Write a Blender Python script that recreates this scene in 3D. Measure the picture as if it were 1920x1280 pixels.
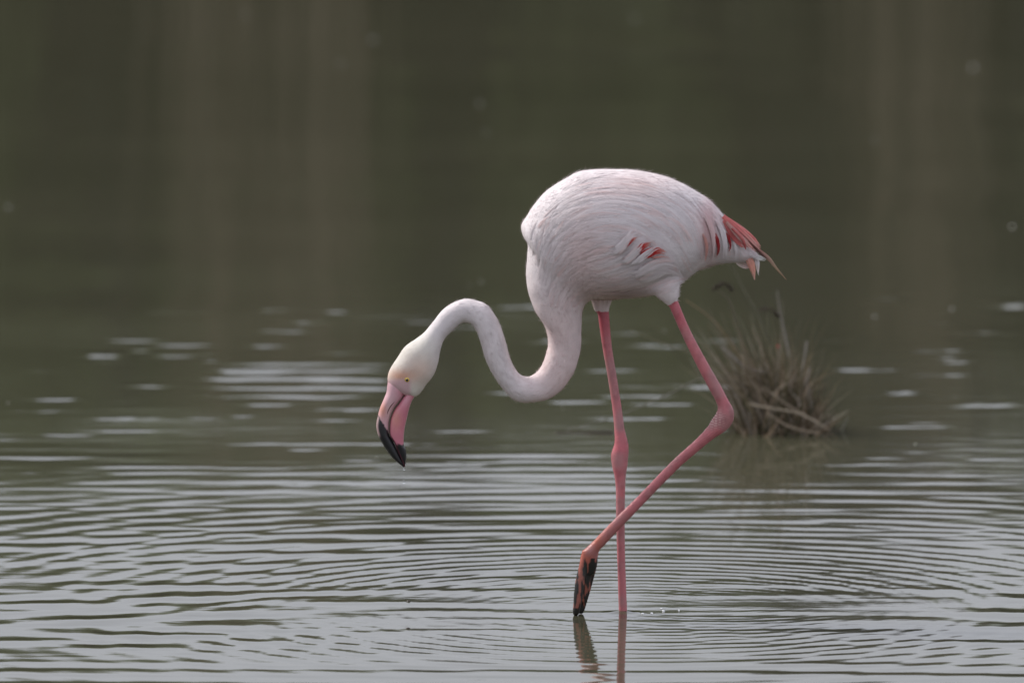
import bpy, bmesh, math, random
import numpy as np
from mathutils import Vector
from mathutils.bvhtree import BVHTree

for o in list(bpy.data.objects):
    bpy.data.objects.remove(o)
scene = bpy.context.scene
rng = np.random.default_rng(11)
random.seed(11)
PI = math.pi

# ------------------------------------------------------------------ camera
F_PX = 23760.0                       # focal length in photo pixels (1920 wide)
CAM = np.array([0.0, -21.8, 3.0])
PITCH = math.radians(6.611)          # downwards
cd = bpy.data.cameras.new("camera")
cam = bpy.data.objects.new("camera", cd)
scene.collection.objects.link(cam)
cam.location = CAM
cam.rotation_euler = (PI / 2 - PITCH, 0, 0)
cd.sensor_width = 36.0
cd.lens = F_PX * 36.0 / 1920.0
cd.clip_start = 0.5
cd.clip_end = 3000.0
cd.dof.use_dof = True
cd.dof.focus_distance = 21.93
cd.dof.aperture_fstop = 5.2
scene.camera = cam

# ------------------------------------------------------------------ sky, sun, exposure
SUN_EL, SUN_AZ = math.radians(46), math.radians(-66)   # azimuth from +Y, negative = to the left
world = bpy.data.worlds.new("World")
scene.world = world
world.use_nodes = True
nt = world.node_tree
for n in list(nt.nodes):
    nt.nodes.remove(n)
w_out = nt.nodes.new("ShaderNodeOutputWorld")
w_bg = nt.nodes.new("ShaderNodeBackground")
w_sky = nt.nodes.new("ShaderNodeTexSky")
w_sky.sky_type = 'NISHITA'
w_sky.sun_disc = False
w_sky.sun_elevation = SUN_EL
w_sky.sun_rotation = SUN_AZ
w_sky.dust_density = 4.0
w_mix = nt.nodes.new("ShaderNodeMixRGB")
w_mix.inputs[2].default_value = (6.9, 7.05, 7.85, 1)      # the even cloud layer
w_noise = nt.nodes.new("ShaderNodeTexNoise")
w_noise.inputs["Scale"].default_value = 3.0
w_noise.inputs["Detail"].default_value = 5.0
w_map = nt.nodes.new("ShaderNodeMapRange")
w_map.inputs[3].default_value = 0.70
w_map.inputs[4].default_value = 0.98
nt.links.new(w_noise.outputs["Fac"], w_map.inputs[0])
nt.links.new(w_map.outputs[0], w_mix.inputs[0])
nt.links.new(w_sky.outputs[0], w_mix.inputs[1])
nt.links.new(w_mix.outputs[0], w_bg.inputs[0])
w_bg.inputs[1].default_value = 0.10
nt.links.new(w_bg.outputs[0], w_out.inputs[0])

sd = bpy.data.lights.new("sun", 'SUN')
sd.energy = 2.5
sd.angle = math.radians(12)
sd.color = (1.0, 0.96, 0.90)
sun = bpy.data.objects.new("sun", sd)
scene.collection.objects.link(sun)
to_sun = Vector((math.sin(SUN_AZ) * math.cos(SUN_EL), math.cos(SUN_AZ) * math.cos(SUN_EL), math.sin(SUN_EL)))
sun.rotation_euler = to_sun.to_track_quat('Z', 'Y').to_euler()
sun.location = (0, 0, 20)

vs = scene.view_settings
vs.view_transform = 'Standard'
vs.look = 'None'
vs.gamma = 1.0
vs.use_curve_mapping = False
vs.exposure = 0.40
scene.cycles.use_denoising = True
scene.cycles.max_bounces = 8

# ------------------------------------------------------------------ helpers
FWD = np.array([0, math.cos(PITCH), -math.sin(PITCH)])
UPV = np.array([0, math.sin(PITCH), math.cos(PITCH)])
RGT = np.array([1.0, 0, 0])


def P(px, py, Y=0.0):
    """photo pixel -> point on the upright plane y = Y where the thing really stands"""
    d = FWD + RGT * ((px - 960) / F_PX) + UPV * ((640 - py) / F_PX)
    t = (Y - CAM[1]) / d[1]
    return CAM + d * t


def G(px, py, Z=0.0):
    """photo pixel -> point on the level plane z = Z"""
    d = FWD + RGT * ((px - 960) / F_PX) + UPV * ((640 - py) / F_PX)
    t = (Z - CAM[2]) / d[2]
    return CAM + d * t


def to_px(co):
    r = np.asarray(co) - CAM
    w = r @ FWD
    return np.stack([960 + F_PX * (r @ RGT) / w, 640 - F_PX * (r @ UPV) / w], -1)


PXM = 1.0 / 1083.0                   # metres per photo pixel at the bird


def srgb(r, g, b):
    f = lambda c: (c / 255 / 12.92) if c / 255 < 0.04045 else ((c / 255 + 0.055) / 1.055) ** 2.4
    return np.array([f(r), f(g), f(b)])


def link(o, parent=None, label=None, cat=None, group=None, kind=None):
    scene.collection.objects.link(o)
    if parent is not None:
        o.parent = parent
    if label: o["label"] = label
    if cat: o["category"] = cat
    if group: o["group"] = group
    if kind: o["kind"] = kind
    return o


def np_mesh(name, verts, faces, mat, cols=None, smooth=True, normals=None):
    """verts (n,3), faces (m,3|4) -> mesh with an optional per-vertex colour attribute"""
    verts = np.asarray(verts, dtype=np.float32)
    faces = np.asarray(faces, dtype=np.int32)
    me = bpy.data.meshes.new(name)
    k = faces.shape[1]
    me.vertices.add(len(verts))
    me.vertices.foreach_set("co", verts.ravel())
    me.loops.add(faces.size)
    me.loops.foreach_set("vertex_index", faces.ravel())
    me.polygons.add(len(faces))
    me.polygons.foreach_set("loop_start", np.arange(0, faces.size, k, dtype=np.int32))
    me.polygons.foreach_set("loop_total", np.full(len(faces), k, dtype=np.int32))
    me.update(calc_edges=True)
    me.validate()
    me.polygons.foreach_set("use_smooth", np.full(len(me.polygons), smooth))
    if cols is not None:
        set_cols(me, cols)
    if mat: me.materials.append(mat)
    if normals is not None:
        me.normals_split_custom_set_from_vertices(np.asarray(normals, dtype=np.float32))
    return me


def set_cols(me, cols):
    a = me.color_attributes.new("Col", 'FLOAT_COLOR', 'POINT')
    c = np.ones((len(me.vertices), 4), dtype=np.float32)
    c[:, :cols.shape[1]] = cols
    a.data.foreach_set("color", c.ravel())


def obj(name, me, parent=None, **kw):
    return link(bpy.data.objects.new(name, me), parent, **kw)


def empty(name, loc, **kw):
    e = bpy.data.objects.new(name, None)
    e.location = loc
    e.empty_display_size = 0.05
    return link(e, None, **kw)


def adopt(child, root):
    child.parent = root
    child.matrix_parent_inverse = root.matrix_basis.inverted()
    return child


def catmull(pts, n):
    """resample control rows (k,d) to n rows, centripetal-ish by index"""
    p = np.asarray(pts, float)
    p = np.vstack([2 * p[0] - p[1], p, 2 * p[-1] - p[-2]])
    u = np.linspace(0, len(p) - 3 - 1e-6, n)
    i = u.astype(int)
    t = (u - i)[:, None]
    a, b, c, d = p[i], p[i + 1], p[i + 2], p[i + 3]
    return 0.5 * (2 * b + (c - a) * t + (2 * a - 5 * b + 4 * c - d) * t ** 2 + (3 * b - a - 3 * c + d) * t ** 3)


def loft_pairs(rows, n=80, m=28, power=2.0):
    """rows: (x1,y1, x2,y2, halfwidth_px, depthY) outline pairs in photo pixels -> closed tube"""
    r = catmull(rows, n)
    V = []
    ang = np.linspace(0, 2 * PI, m, endpoint=False)
    ca, sa = np.cos(ang), np.sin(ang)
    e = 2.0 / power
    ca = np.sign(ca) * np.abs(ca) ** e
    sa = np.sign(sa) * np.abs(sa) ** e
    for x1, y1, x2, y2, w, Y in r:
        a, b = P(x1, y1, Y), P(x2, y2, Y)
        c, h = (a + b) / 2, (a - b) / 2
        V.append(c + np.outer(ca, h) + np.outer(sa, [0, -max(w, 0.2) * PXM, 0]))
    cen = np.array([v.mean(0) for v in V])
    V = np.vstack(V)
    Fq = []
    for i in range(n - 1):
        for j in range(m):
            k = (j + 1) % m
            Fq.append((i * m + j, i * m + k, (i + 1) * m + k, (i + 1) * m + j))
    nv = len(V)
    V = np.vstack([V, cen[0], cen[-1]])
    Ft = [(nv, (j + 1) % m, j, j) for j in range(m)]
    Ft += [(nv + 1, (n - 1) * m + j, (n - 1) * m + (j + 1) % m, (n - 1) * m + (j + 1) % m) for j in range(m)]
    return V, Fq, Ft, cen, r


def bm_from(V, Fq, Ft, bm):
    vs_ = [bm.verts.new(v) for v in V]
    for f in Fq:
        bm.faces.new([vs_[i] for i in f])
    for f in Ft:
        bm.faces.new([vs_[i] for i in f[:3]])


def sstep(a, b, x):
    t = np.clip((x - a) / (b - a), 0, 1)
    return t * t * (3 - 2 * t)


# ------------------------------------------------------------------ materials
def mat_new(name):
    m = bpy.data.materials.new(name)
    m.use_nodes = True
    n = m.node_tree
    return m, n, n.nodes["Principled BSDF"], n.links


def noise(n, scale, detail=3.0, vec=None, stretch=None):
    t = n.nodes.new("ShaderNodeTexNoise")
    t.inputs["Scale"].default_value = scale
    t.inputs["Detail"].default_value = detail
    tc = n.nodes.new("ShaderNodeTexCoord")
    src = tc.outputs["Object"]
    if stretch:
        mp = n.nodes.new("ShaderNodeMapping")
        mp.inputs["Scale"].default_value = stretch
        n.links.new(src, mp.inputs[0])
        src = mp.outputs[0]
    n.links.new(src, t.inputs["Vector"])
    return t


def ramp(n, fac, stops):
    r = n.nodes.new("ShaderNodeValToRGB")
    e = r.color_ramp.elements
    while len(e) < len(stops):
        e.new(0.5)
    for el, (p, c) in zip(e, stops):
        el.position = p
        el.color = (*c, 1)
    n.links.new(fac, r.inputs[0])
    return r


def attr_mat(name, rough, spec=0.5, vary=0.12, bump=0.0, scale=60.0, sheen=0.0, translucent=0.0, wet=None):
    """colour comes from the object's own colour attribute, broken up with noise"""
    m, n, p, L = mat_new(name)
    at = n.nodes.new("ShaderNodeAttribute")
    at.attribute_name = "Col"
    nz = noise(n, scale, 4.0)
    mr = n.nodes.new("ShaderNodeMapRange")
    mr.inputs[3].default_value = 1 - vary
    mr.inputs[4].default_value = 1 + vary * 0.6
    L.new(nz.outputs["Fac"], mr.inputs[0])
    mx = n.nodes.new("ShaderNodeVectorMath")
    mx.operation = 'SCALE'
    L.new(at.outputs["Color"], mx.inputs[0])
    L.new(mr.outputs[0], mx.inputs["Scale"])
    L.new(mx.outputs[0], p.inputs["Base Color"])
    p.inputs["Roughness"].default_value = rough
    p.inputs["Specular IOR Level"].default_value = spec
    if wet:                                            # alpha channel of the attribute = bare skin
        wr = n.nodes.new("ShaderNodeMapRange")
        wr.inputs[3].default_value = rough
        wr.inputs[4].default_value = wet
        L.new(at.outputs["Alpha"], wr.inputs[0])
        L.new(wr.outputs[0], p.inputs["Roughness"])
    if sheen:
        p.inputs["Sheen Weight"].default_value = sheen
        p.inputs["Sheen Roughness"].default_value = 0.5
    if bump:
        bp = n.nodes.new("ShaderNodeBump")
        bp.inputs["Strength"].default_value = bump
        bp.inputs["Distance"].default_value = 0.002
        nb = noise(n, scale * 5, 3.0)
        L.new(nb.outputs["Fac"], bp.inputs["Height"])
        L.new(bp.outputs[0], p.inputs["Normal"])
    if translucent:
        tr = n.nodes.new("ShaderNodeBsdfTranslucent")
        L.new(mx.outputs[0], tr.inputs[0])
        ms = n.nodes.new("ShaderNodeMixShader")
        ms.inputs[0].default_value = translucent
        L.new(p.outputs[0], ms.inputs[1])
        L.new(tr.outputs[0], ms.inputs[2])
        L.new(ms.outputs[0], n.nodes["Material Output"].inputs[0])
    return m


M_BODY = attr_mat("bird_skin_and_plumage", 0.85, 0.3, 0.14, 0.15, 60.0, wet=0.26)
M_PLUME = attr_mat("plume_barbs", 0.75, 0.2, 0.04, 0, 30.0, translucent=0.12)
M_RED = attr_mat("red_feather", 0.7, 0.25, 0.25, 0, 150.0, translucent=0.15)
M_BILL = attr_mat("bill_horn", 0.38, 0.5, 0.14, 0.12, 70.0)
M_BLADE = attr_mat("dry_rush", 0.75, 0.3, 0.3, 0, 40.0, translucent=0.2)
M_LEAF = attr_mat("bank_leaf", 0.6, 0.3, 0.3, 0, 3.0, translucent=0.15)

# water: silty body colour under a mirror-smooth skin with fine wrinkles
M_WATER, n, p, L = mat_new("silty_water")
nz = noise(n, 0.6, 3.0)
cr = ramp(n, nz.outputs["Fac"], [(0.3, (0.053, 0.053, 0.033)), (0.7, (0.064, 0.062, 0.040))])
L.new(cr.outputs[0], p.inputs["Base Color"])
p.inputs["Roughness"].default_value = 0.055
p.inputs["IOR"].default_value = 1.333
b1 = n.nodes.new("ShaderNodeBump")
b1.inputs["Strength"].default_value = 1.0
b1.inputs["Distance"].default_value = 0.0004
fine = noise(n, 9.0, 3.0, stretch=(0.6, 2.0, 1.0))
L.new(fine.outputs["Fac"], b1.inputs["Height"])
L.new(b1.outputs[0], p.inputs["Normal"])

M_GROUND, n, p, L = mat_new("muddy_bank")
nz = noise(n, 1.5, 6.0)
cr = ramp(n, nz.outputs["Fac"], [(0.3, (0.048, 0.068, 0.024)), (0.5, (0.072, 0.086, 0.034)), (0.7, (0.060, 0.088, 0.026))])
L.new(cr.outputs[0], p.inputs["Base Color"])
p.inputs["Roughness"].default_value = 0.9


def plain(name, col, rough=0.5, **kw):
    m, n, p, L = mat_new(name)
    nz = noise(n, kw.pop("scale", 200.0), 3.0)
    c = np.array(col)
    cr = ramp(n, nz.outputs["Fac"], [(0.3, tuple(c * 0.82)), (0.7, tuple(np.minimum(c * 1.12, 1)))])
    L.new(cr.outputs[0], p.inputs["Base Color"])
    p.inputs["Roughness"].default_value = rough
    for k, v in kw.items():
        p.inputs[k].default_value = v
    return m


M_IRIS = plain("yellow_iris", (0.62, 0.44, 0.08), 0.2, scale=900.0)
M_PUPIL = plain("dark_pupil", (0.01, 0.01, 0.01), 0.1)
M_SLIT = plain("nostril_shadow", (0.16, 0.05, 0.06), 0.6)
M_GLINT = plain("glint_speck", (0.62, 0.61, 0.58), 0.7)
M_TWIG = plain("wet_twig", (0.045, 0.035, 0.025), 0.35)
M_DROP = plain("clear_water", (0.85, 0.87, 0.88), 0.03, **{"Transmission Weight": 0.9, "IOR": 1.333})

# ------------------------------------------------------------------ ground (one sheet, with the pond basin)
def grow(a, b, d0, f):
    out, x, d = [], a, d0
    s = 1 if b > a else -1
    while (b - x) * s > 0:
        out.append(x)
        x += s * d
        d *= f
    out.append(b)
    return out


SHORE = 18.0


def ground_z(X, Y):
    edge = SHORE + 0.35 * np.sin(X * 0.9) + 0.2 * np.sin(X * 2.3 + 1)
    far = np.clip((Y - edge) / 3.0, -1, 1)
    near = np.clip((-13.0 + 0.5 * np.sin(X * 0.5) - Y) / 3.0, -1, 1)
    side = np.clip((np.abs(X) - 55) / 6.0, -1, 1)
    t = np.maximum(np.maximum(far, near), side)
    fill_rise = np.clip((Y - edge - 0.8) / 2.6, 0, 1)  # unseen ground rise, added to block sky mirrored through thicket gaps
    fill_rise = 2.35 * fill_rise * fill_rise * (3 - 2 * fill_rise) * np.clip((60 - np.abs(X)) / 20 + 1, 0, 1)
    return fill_rise + np.where(t < 0, 0.16 * t, 0.32 * t) + 0.02 * np.sin(X * 3.1 + Y * 2.2) * np.clip(t + 1, 0, 1)


gx = np.array(sorted(set(np.round(grow(0, 900, 0.35, 1.06) + [-v for v in grow(0, 900, 0.35, 1.06)], 4))))
gy = np.array(sorted(set(np.round(grow(SHORE, 900, 0.15, 1.06) + grow(SHORE, -13, 0.15, 1.08) + grow(-13, -300, 0.3, 1.2), 4))))
X, Y = np.meshgrid(gx, gy)
V = np.stack([X, Y, ground_z(X, Y)], -1).reshape(-1, 3)


def grid_faces(nx, ny):
    i = np.arange(nx * ny).reshape(ny, nx)
    return np.stack([i[:-1, :-1], i[:-1, 1:], i[1:, 1:], i[1:, :-1]], -1).reshape(-1, 4)


obj("ground", np_mesh("ground", V, grid_faces(len(gx), len(gy)), M_GROUND), kind="structure")

# ------------------------------------------------------------------ water with real ripples
wx = grow(0, 1.5, 0.014, 1.0)[:-1] + grow(1.5, 5, 0.016, 1.04)[:-1] + grow(5, 57, 0.2, 1.12)
wx = np.array(sorted(set(np.round(wx + [-v for v in wx], 4))))
wy = grow(-1.5, 2.2, 0.009, 1.0)[:-1] + grow(2.2, 12.5, 0.010, 1.0018)[:-1] + grow(12.5, SHORE + 2.5, 0.05, 1.04)
wy += [-1.5 - v for v in grow(0.01, 14.0, 0.012, 1.05)]
wy = np.array(sorted(set(np.round(wy, 4))))
X, Y = np.meshgrid(wx, wy)


def vnoise(X, Y, seed, sx, sy, octaves=2):
    """smooth value noise on a lattice"""
    out = np.zeros_like(X)
    amp = 1.0
    tot = 0
    for o in range(octaves):
        r = np.random.default_rng(seed + o)
        T = r.uniform(-1, 1, (256, 256))
        u, v = X / sx * 2 ** o + 37.3, Y / sy * 2 ** o + 11.7
        iu, iv = np.floor(u).astype(int), np.floor(v).astype(int)
        fu, fv = u - iu, v - iv
        fu, fv = fu * fu * (3 - 2 * fu), fv * fv * (3 - 2 * fv)
        g = lambda a, b: T[a % 256, b % 256]
        out += amp * ((g(iu, iv) * (1 - fu) + g(iu + 1, iv) * fu) * (1 - fv) + (g(iu, iv + 1) * (1 - fu) + g(iu + 1, iv + 1) * fu) * fv)
        tot += amp
        amp *= 0.5
    return out / tot


S_LEG = G(1167, 1148)[:2]            # the standing leg
S_FOOT = G(1085, 1152)[:2]           # the lifted foot
S_OLD = G(1335, 1128)[:2]            # where the foot left the water
S_LEFT = G(640, 1165)[:2]
H = np.zeros_like(X)
wob = vnoise(X, Y, 5, 0.35, 0.35, 3)
wob2 = vnoise(X, Y, 9, 0.8, 0.8, 2)


def ring(c, lam0, lam1, r0, r1, slope, phase, fade_in, reach, wobble=0.35, sector=None):
    """ring waves with wavelength growing outwards; slope = steepness"""
    dx, dy = X - c[0], Y - c[1]
    r = np.sqrt(dx * dx + dy * dy) + 0.02 * wob2
    t = np.clip((r - r0) / (r1 - r0), 0, 1)
    lam = lam0 + (lam1 - lam0) * t
    # phase = integral of 2 pi / lam
    k = (lam1 - lam0) / (r1 - r0)
    rr = np.clip(r, r0, r1)
    ph = 2 * PI * (np.log((lam0 + k * (rr - r0)) / lam0) / k if abs(k) > 1e-6 else (rr - r0) / lam0)
    ph += 2 * PI * np.maximum(r - r1, 0) / lam1 + 2 * PI * np.minimum(r - r0, 0) / lam0
    ph += 1.5 * vnoise(r, 0 * r, int(phase * 37) + 3, 0.17, 1.0, 2) + 0.3 * vnoise(np.arctan2(dy, dx) * 3.0, r, int(phase * 53) + 9, 0.5, 0.12, 2)
    env = np.clip(r / fade_in, 0, 1) ** 1.5 * np.exp(-(r / reach) ** 2)
    env *= 0.85 + 0.55 * vnoise(r, 0 * r + 5, int(phase * 71) + 21, 0.13, 1.0, 2)
    env *= 0.74 + (0.25 + 0.40 * np.clip(r / 1.6, 0, 1)) * vnoise(np.arctan2(dy, dx) * 4.0, r, int(phase * 100) + 50, 1.0, 0.16, 2)
    if sector is not None:
        a = np.arctan2(dy, dx)
        d = np.abs((a - sector[0] + PI) % (2 * PI) - PI)
        env *= np.clip(1.4 - d / sector[1], 0, 1)
    return slope * lam / (2 * PI) * env * np.cos(ph + phase + wobble * 2 * wob)


front = sstep(-0.35, -0.80, Y)        # towards the camera the rings have met an older, straighter wave train
back = 1 - 0.55 * front
H += back * ring(S_LEG, 0.036, 0.105, 0.20, 1.8, 0.060, 0.3, 0.50, 1.36, 0.08)
H += back * 0.5 * ring(S_FOOT, 0.030, 0.06, 0.05, 1.5, 0.028, 1.9, 0.35, 0.8, 0.14)
# long lazy undulations that sweep the pale water left and right of the feet
for lam, th_, sl_ in ((0.21, 0.42, 0.016), (0.17, -0.38, 0.014), (0.12, 0.30, 0.012)):
    e_ = np.exp(-((Y + 0.05) / 0.42) ** 2) * np.clip(np.abs(X - S_LEG[0]) / 0.5 - 0.5, 0, 1)
    H += e_ * sl_ * lam / (2 * PI) * np.cos(2 * PI / lam * (Y + math.sin(th_) * np.abs(X - S_LEG[0])) + 1.6 * wob + th_ * 9)
H += back * ring(S_OLD, 0.026, 0.060, 0.02, 0.9, 0.040, 0.9, 0.12, 0.60, 0.10)
H += ring(S_LEFT, 0.060, 0.15, 0.05, 1.2, 0.044, 2.4, 0.30, 0.55, 0.3, (PI, 1.3))
H += ring(S_FOOT, 0.016, 0.03, 0.01, 0.3, 0.020, 4.4, 0.02, 0.22, 0.6)
H += ring(S_LEG, 0.014, 0.025, 0.01, 0.3, 0.020, 5.1, 0.02, 0.16, 0.6)
for lam, sl_, ph in ((0.150, 0.022, 0.4), (0.118, 0.018, 2.2), (0.085, 0.013, 4.0), (0.055, 0.010, 1.1)):
    e_ = 0.6 + 0.7 * vnoise(X, Y, int(lam * 1000), 0.9, 0.16, 2)
    H += front * e_ * sl_ * lam / (2 * PI) * np.cos(2 * PI / lam * (Y + 0.035 * X + 0.02 * X * X) + ph + 0.9 * wob2)
rl = np.hypot(X - S_LEG[0], Y - S_LEG[1])
H += 0.0035 * np.exp(-((rl - 0.008) / 0.008) ** 2)
# wind ripples: crests lie mostly across the view
near = np.clip((3.2 - Y) / 3.2, 0.0, 1.0)
patch = np.clip(0.45 + 1.1 * vnoise(X, Y, 77, 0.9, 0.5, 2), 0, 1.5)
calm = 0.3 + 0.7 * np.clip(np.hypot(X - S_FOOT[0], Y - S_FOOT[1]) / 0.8, 0, 1)
for i in range(34):
    lam = rng.uniform(0.05, 0.17)
    th = rng.normal(0, 0.09) + PI / 2
    kx, ky = 2 * PI / lam * math.cos(th), 2 * PI / lam * math.sin(th)
    ph = rng.uniform(0, 2 * PI)
    sl = 0.0060 * (0.26 + 0.30 * near) * patch * calm
    H += sl * lam / (2 * PI) * np.cos(kx * X + ky * Y + ph + 1.3 * wob)
# slow swell so that the mirror is never quite flat
for i in range(10):
    lam = rng.uniform(0.7, 2.2)
    th = rng.uniform(0, PI)
    H += 0.0016 * lam / (2 * PI) * np.cos(2 * PI / lam * (math.cos(th) * X + math.sin(th) * Y) + rng.uniform(0, 6.3))
# a few catspaws that lift the mirror to the bright sky
PATCHES = [(1040, 640, 60, 5), (575, 603, 42, 6), (515, 582, 32, 4), (640, 661, 55, 4), (630, 585, 25, 3), (190, 667, 36, 5), (195, 677, 30, 3), (350, 664, 60, 4), (265, 656, 22, 4),
           (515, 648, 60, 4), (1230, 650, 90, 5), (1330, 640, 60, 4), (1300, 725, 120, 5), (1200, 742, 70, 4), (1690, 737, 36, 6), (1660, 560, 50, 4), (1820, 625, 70, 5), (1750, 608, 40, 3),
           (1620, 695, 55, 4), (1895, 573, 40, 7), (1560, 640, 40, 4), (320, 876, 150, 3), (560, 832, 140, 3), (1000, 855, 120, 4), (100, 750, 50, 3), (640, 768, 90, 3), (1760, 660, 60, 3), (1400, 850, 130, 3),
           (1855, 760, 60, 4), (1700, 800, 70, 3), (60, 860, 60, 3), (240, 808, 40, 2), (760, 905, 90, 3), (420, 925, 80, 3), (880, 880, 80, 3), (1660, 870, 120, 3), (1800, 905, 90, 3)]
rp = np.random.default_rng(8)
gc = G(560, 716)                      # the broad broken glint left of the head
ge = np.exp(-((X - gc[0]) / 0.17) ** 4) * np.exp(-((Y - gc[1]) / 0.33) ** 4) * np.clip(0.8 + 0.9 * vnoise(X, Y, 404, 0.12, 0.09, 2), 0, 1.4)
H += ge * 0.064 * 0.15 / (2 * PI) * np.cos(2 * PI / 0.15 * Y + 1.6 * wob + 2.0 * vnoise(X, Y, 405, 0.3, 0.3, 1))
for i in range(75):                  # scattered short dashes, more of them nearer the rings
    v_ = rp.uniform() ** 0.7
    PATCHES.append((rp.uniform(-60, 1980), 560 + 350 * v_, rp.uniform(18, 75), rp.uniform(1.8, 3.4)))
for px, py, wpx, hpx in PATCHES:
    c = G(px, py)
    sx = wpx / F_PX * (c[1] - CAM[1])
    sy = (G(px, py - hpx)[1] - G(px, py + hpx)[1]) / 2
    i0, i1 = np.searchsorted(wx, [c[0] - 2.2 * sx, c[0] + 2.2 * sx])
    j0, j1 = np.searchsorted(wy, [c[1] - 3.2 * sy, c[1] + 3.2 * sy])
    if i1 - i0 < 3 or j1 - j0 < 3: continue
    Xs, Ys, ws = X[j0:j1, i0:i1], Y[j0:j1, i0:i1], wob[j0:j1, i0:i1]
    dx, dy = (Xs - c[0]) / sx, (Ys - c[1]) / sy
    env = np.exp(-np.abs(dx) ** 3) * np.exp(-dy ** 2 * 0.6)
    env *= np.clip(0.75 + 1.0 * vnoise(Xs, Ys, int(px) % 997, sx * 0.45, sy * 0.8, 2), 0, 1.3)
    H[j0:j1, i0:i1] += 0.035 * sy / 1.3 * env * np.sin(dy * 1.3 + 1.0 * ws + 0.2)
dX = np.gradient(wx)[None, :] * np.ones_like(X)
dY = np.gradient(wy)[:, None] * np.ones_like(X)
H *= np.clip(1.6 - np.maximum(dX, dY) / 0.06, 0, 1)
V = np.stack([X, Y, H], -1).reshape(-1, 3)
obj("pond_water", np_mesh("pond_water", V, grid_faces(len(wx), len(wy)), M_WATER), kind="structure")

# ------------------------------------------------------------------ thicket on the far bank (mirrored in the pond)
def leaf_cloud(blobs, per_m3, size, rs):
    """blobs: (cx,cy,cz,rx,ry,rz,col) -> little folded leaves scattered through the volume"""
    VV, CC = [], []
    for cx, cy, cz, rx, ry, rz, col in blobs:
        n_ = int(per_m3 * rx * ry * rz * 4.2)
        d = rs.normal(size=(n_, 3))
        d /= np.linalg.norm(d, axis=1)[:, None]
        rad = rs.uniform(0.35, 1.0, n_) ** 0.6
        c = d * rad[:, None] * [rx, ry, rz] + [cx, cy, cz]
        c[:, 2] = np.maximum(c[:, 2], 0.03)
        a = rs.normal(size=(n_, 3)); a /= np.linalg.norm(a, axis=1)[:, None]
        b = np.cross(a, rs.normal(size=(n_, 3))); b /= np.linalg.norm(b, axis=1)[:, None]
        s = size * rs.uniform(0.6, 1.3, n_)[:, None]
        q = np.stack([c - a * s, c + b * s * 0.4, c + a * s, c - b * s * 0.4], 1)
        VV.append(q.reshape(-1, 3))
        k = np.array(col) * rs.uniform(0.6, 1.35, (n_, 1))
        CC.append(np.repeat(k, 4, 0))
    V = np.vstack(VV)
    return V, np.arange(len(V)).reshape(-1, 4), np.vstack(CC)


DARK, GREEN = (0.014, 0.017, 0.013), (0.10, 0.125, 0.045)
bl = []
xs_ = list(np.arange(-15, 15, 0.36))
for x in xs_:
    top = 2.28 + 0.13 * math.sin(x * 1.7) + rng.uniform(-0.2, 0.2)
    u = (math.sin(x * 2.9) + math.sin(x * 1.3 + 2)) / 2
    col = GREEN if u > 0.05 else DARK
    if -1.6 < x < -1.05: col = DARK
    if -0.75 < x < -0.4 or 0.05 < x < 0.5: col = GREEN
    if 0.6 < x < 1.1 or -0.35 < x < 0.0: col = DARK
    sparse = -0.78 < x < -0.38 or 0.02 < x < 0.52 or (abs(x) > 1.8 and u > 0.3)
    for k in range(3):
        if sparse and k < 2 and rng.uniform() < 0.62: continue
        z = top * (0.25 + 0.27 * k)
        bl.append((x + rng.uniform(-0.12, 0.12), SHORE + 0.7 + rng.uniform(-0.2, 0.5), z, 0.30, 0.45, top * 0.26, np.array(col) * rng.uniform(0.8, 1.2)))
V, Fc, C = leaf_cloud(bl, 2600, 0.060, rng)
obj("bank_thicket", np_mesh("bank_thicket", V, Fc, M_LEAF, C, smooth=False), label="dense dark green thicket along the far bank mirrored in the pond", cat="thicket", kind="stuff")


def ribbons(paths, widths, cols, side):
    """paths (n,k,3), widths (n,k), cols (n,k,c), side (n,k,3) -> one flat ribbon for each path"""
    n_, k_ = paths.shape[:2]
    a = paths - side * widths[..., None] * 0.5
    b = paths + side * widths[..., None] * 0.5
    V = np.stack([a, b], 2).reshape(-1, 3)
    C = np.repeat(cols[:, :, None, :], 2, 2).reshape(-1, cols.shape[-1])
    base = (np.arange(n_) * k_ * 2)[:, None] + np.arange(k_ - 1)[None] * 2
    Fc = np.stack([base, base + 1, base + 3, base + 2], -1).reshape(-1, 4)
    return V, Fc, C


# dry reeds: brown bands between the bushes
n_ = 3400
cen = rng.choice(np.array([-13, -11.2, -9.1, -7.4, -5.2, -3.6, -2.2, -0.92, -0.62, 1.27, 2.5, 3.9, 5.5, 7.1, 8.8, 10.2, 12.6]), n_)
x0 = cen + rng.normal(0, 0.085, n_)
y0 = SHORE + 0.25 + rng.uniform(-0.25, 0.5, n_)
hh = rng.uniform(1.2, 2.4, n_)
t = np.linspace(0, 1, 6)
lean = rng.normal(0, 0.045, (n_, 2))
paths = np.stack([x0[:, None] + lean[:, :1] * t ** 2 * hh[:, None], y0[:, None] + lean[:, 1:] * t ** 2 * hh[:, None], hh[:, None] * t - 0.1], -1)
wd = 0.016 * (1 - 0.8 * t)[None] * np.ones((n_, 1))
an = rng.uniform(0, PI, n_)
sd_ = np.stack([np.cos(an), np.sin(an), 0 * an], -1)[:, None] * np.ones((1, 6, 1))
cc = np.array([0.21, 0.165, 0.11]) * rng.uniform(0.5, 1.2, (n_, 1))
V, Fc, C = ribbons(paths, wd, np.repeat(cc[:, None], 6, 1), sd_)
obj("bank_reeds", np_mesh("bank_reeds", V, Fc, M_LEAF, C), label="dry brown reeds on the far bank mirrored as brown bands", cat="reeds", kind="stuff")

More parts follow.
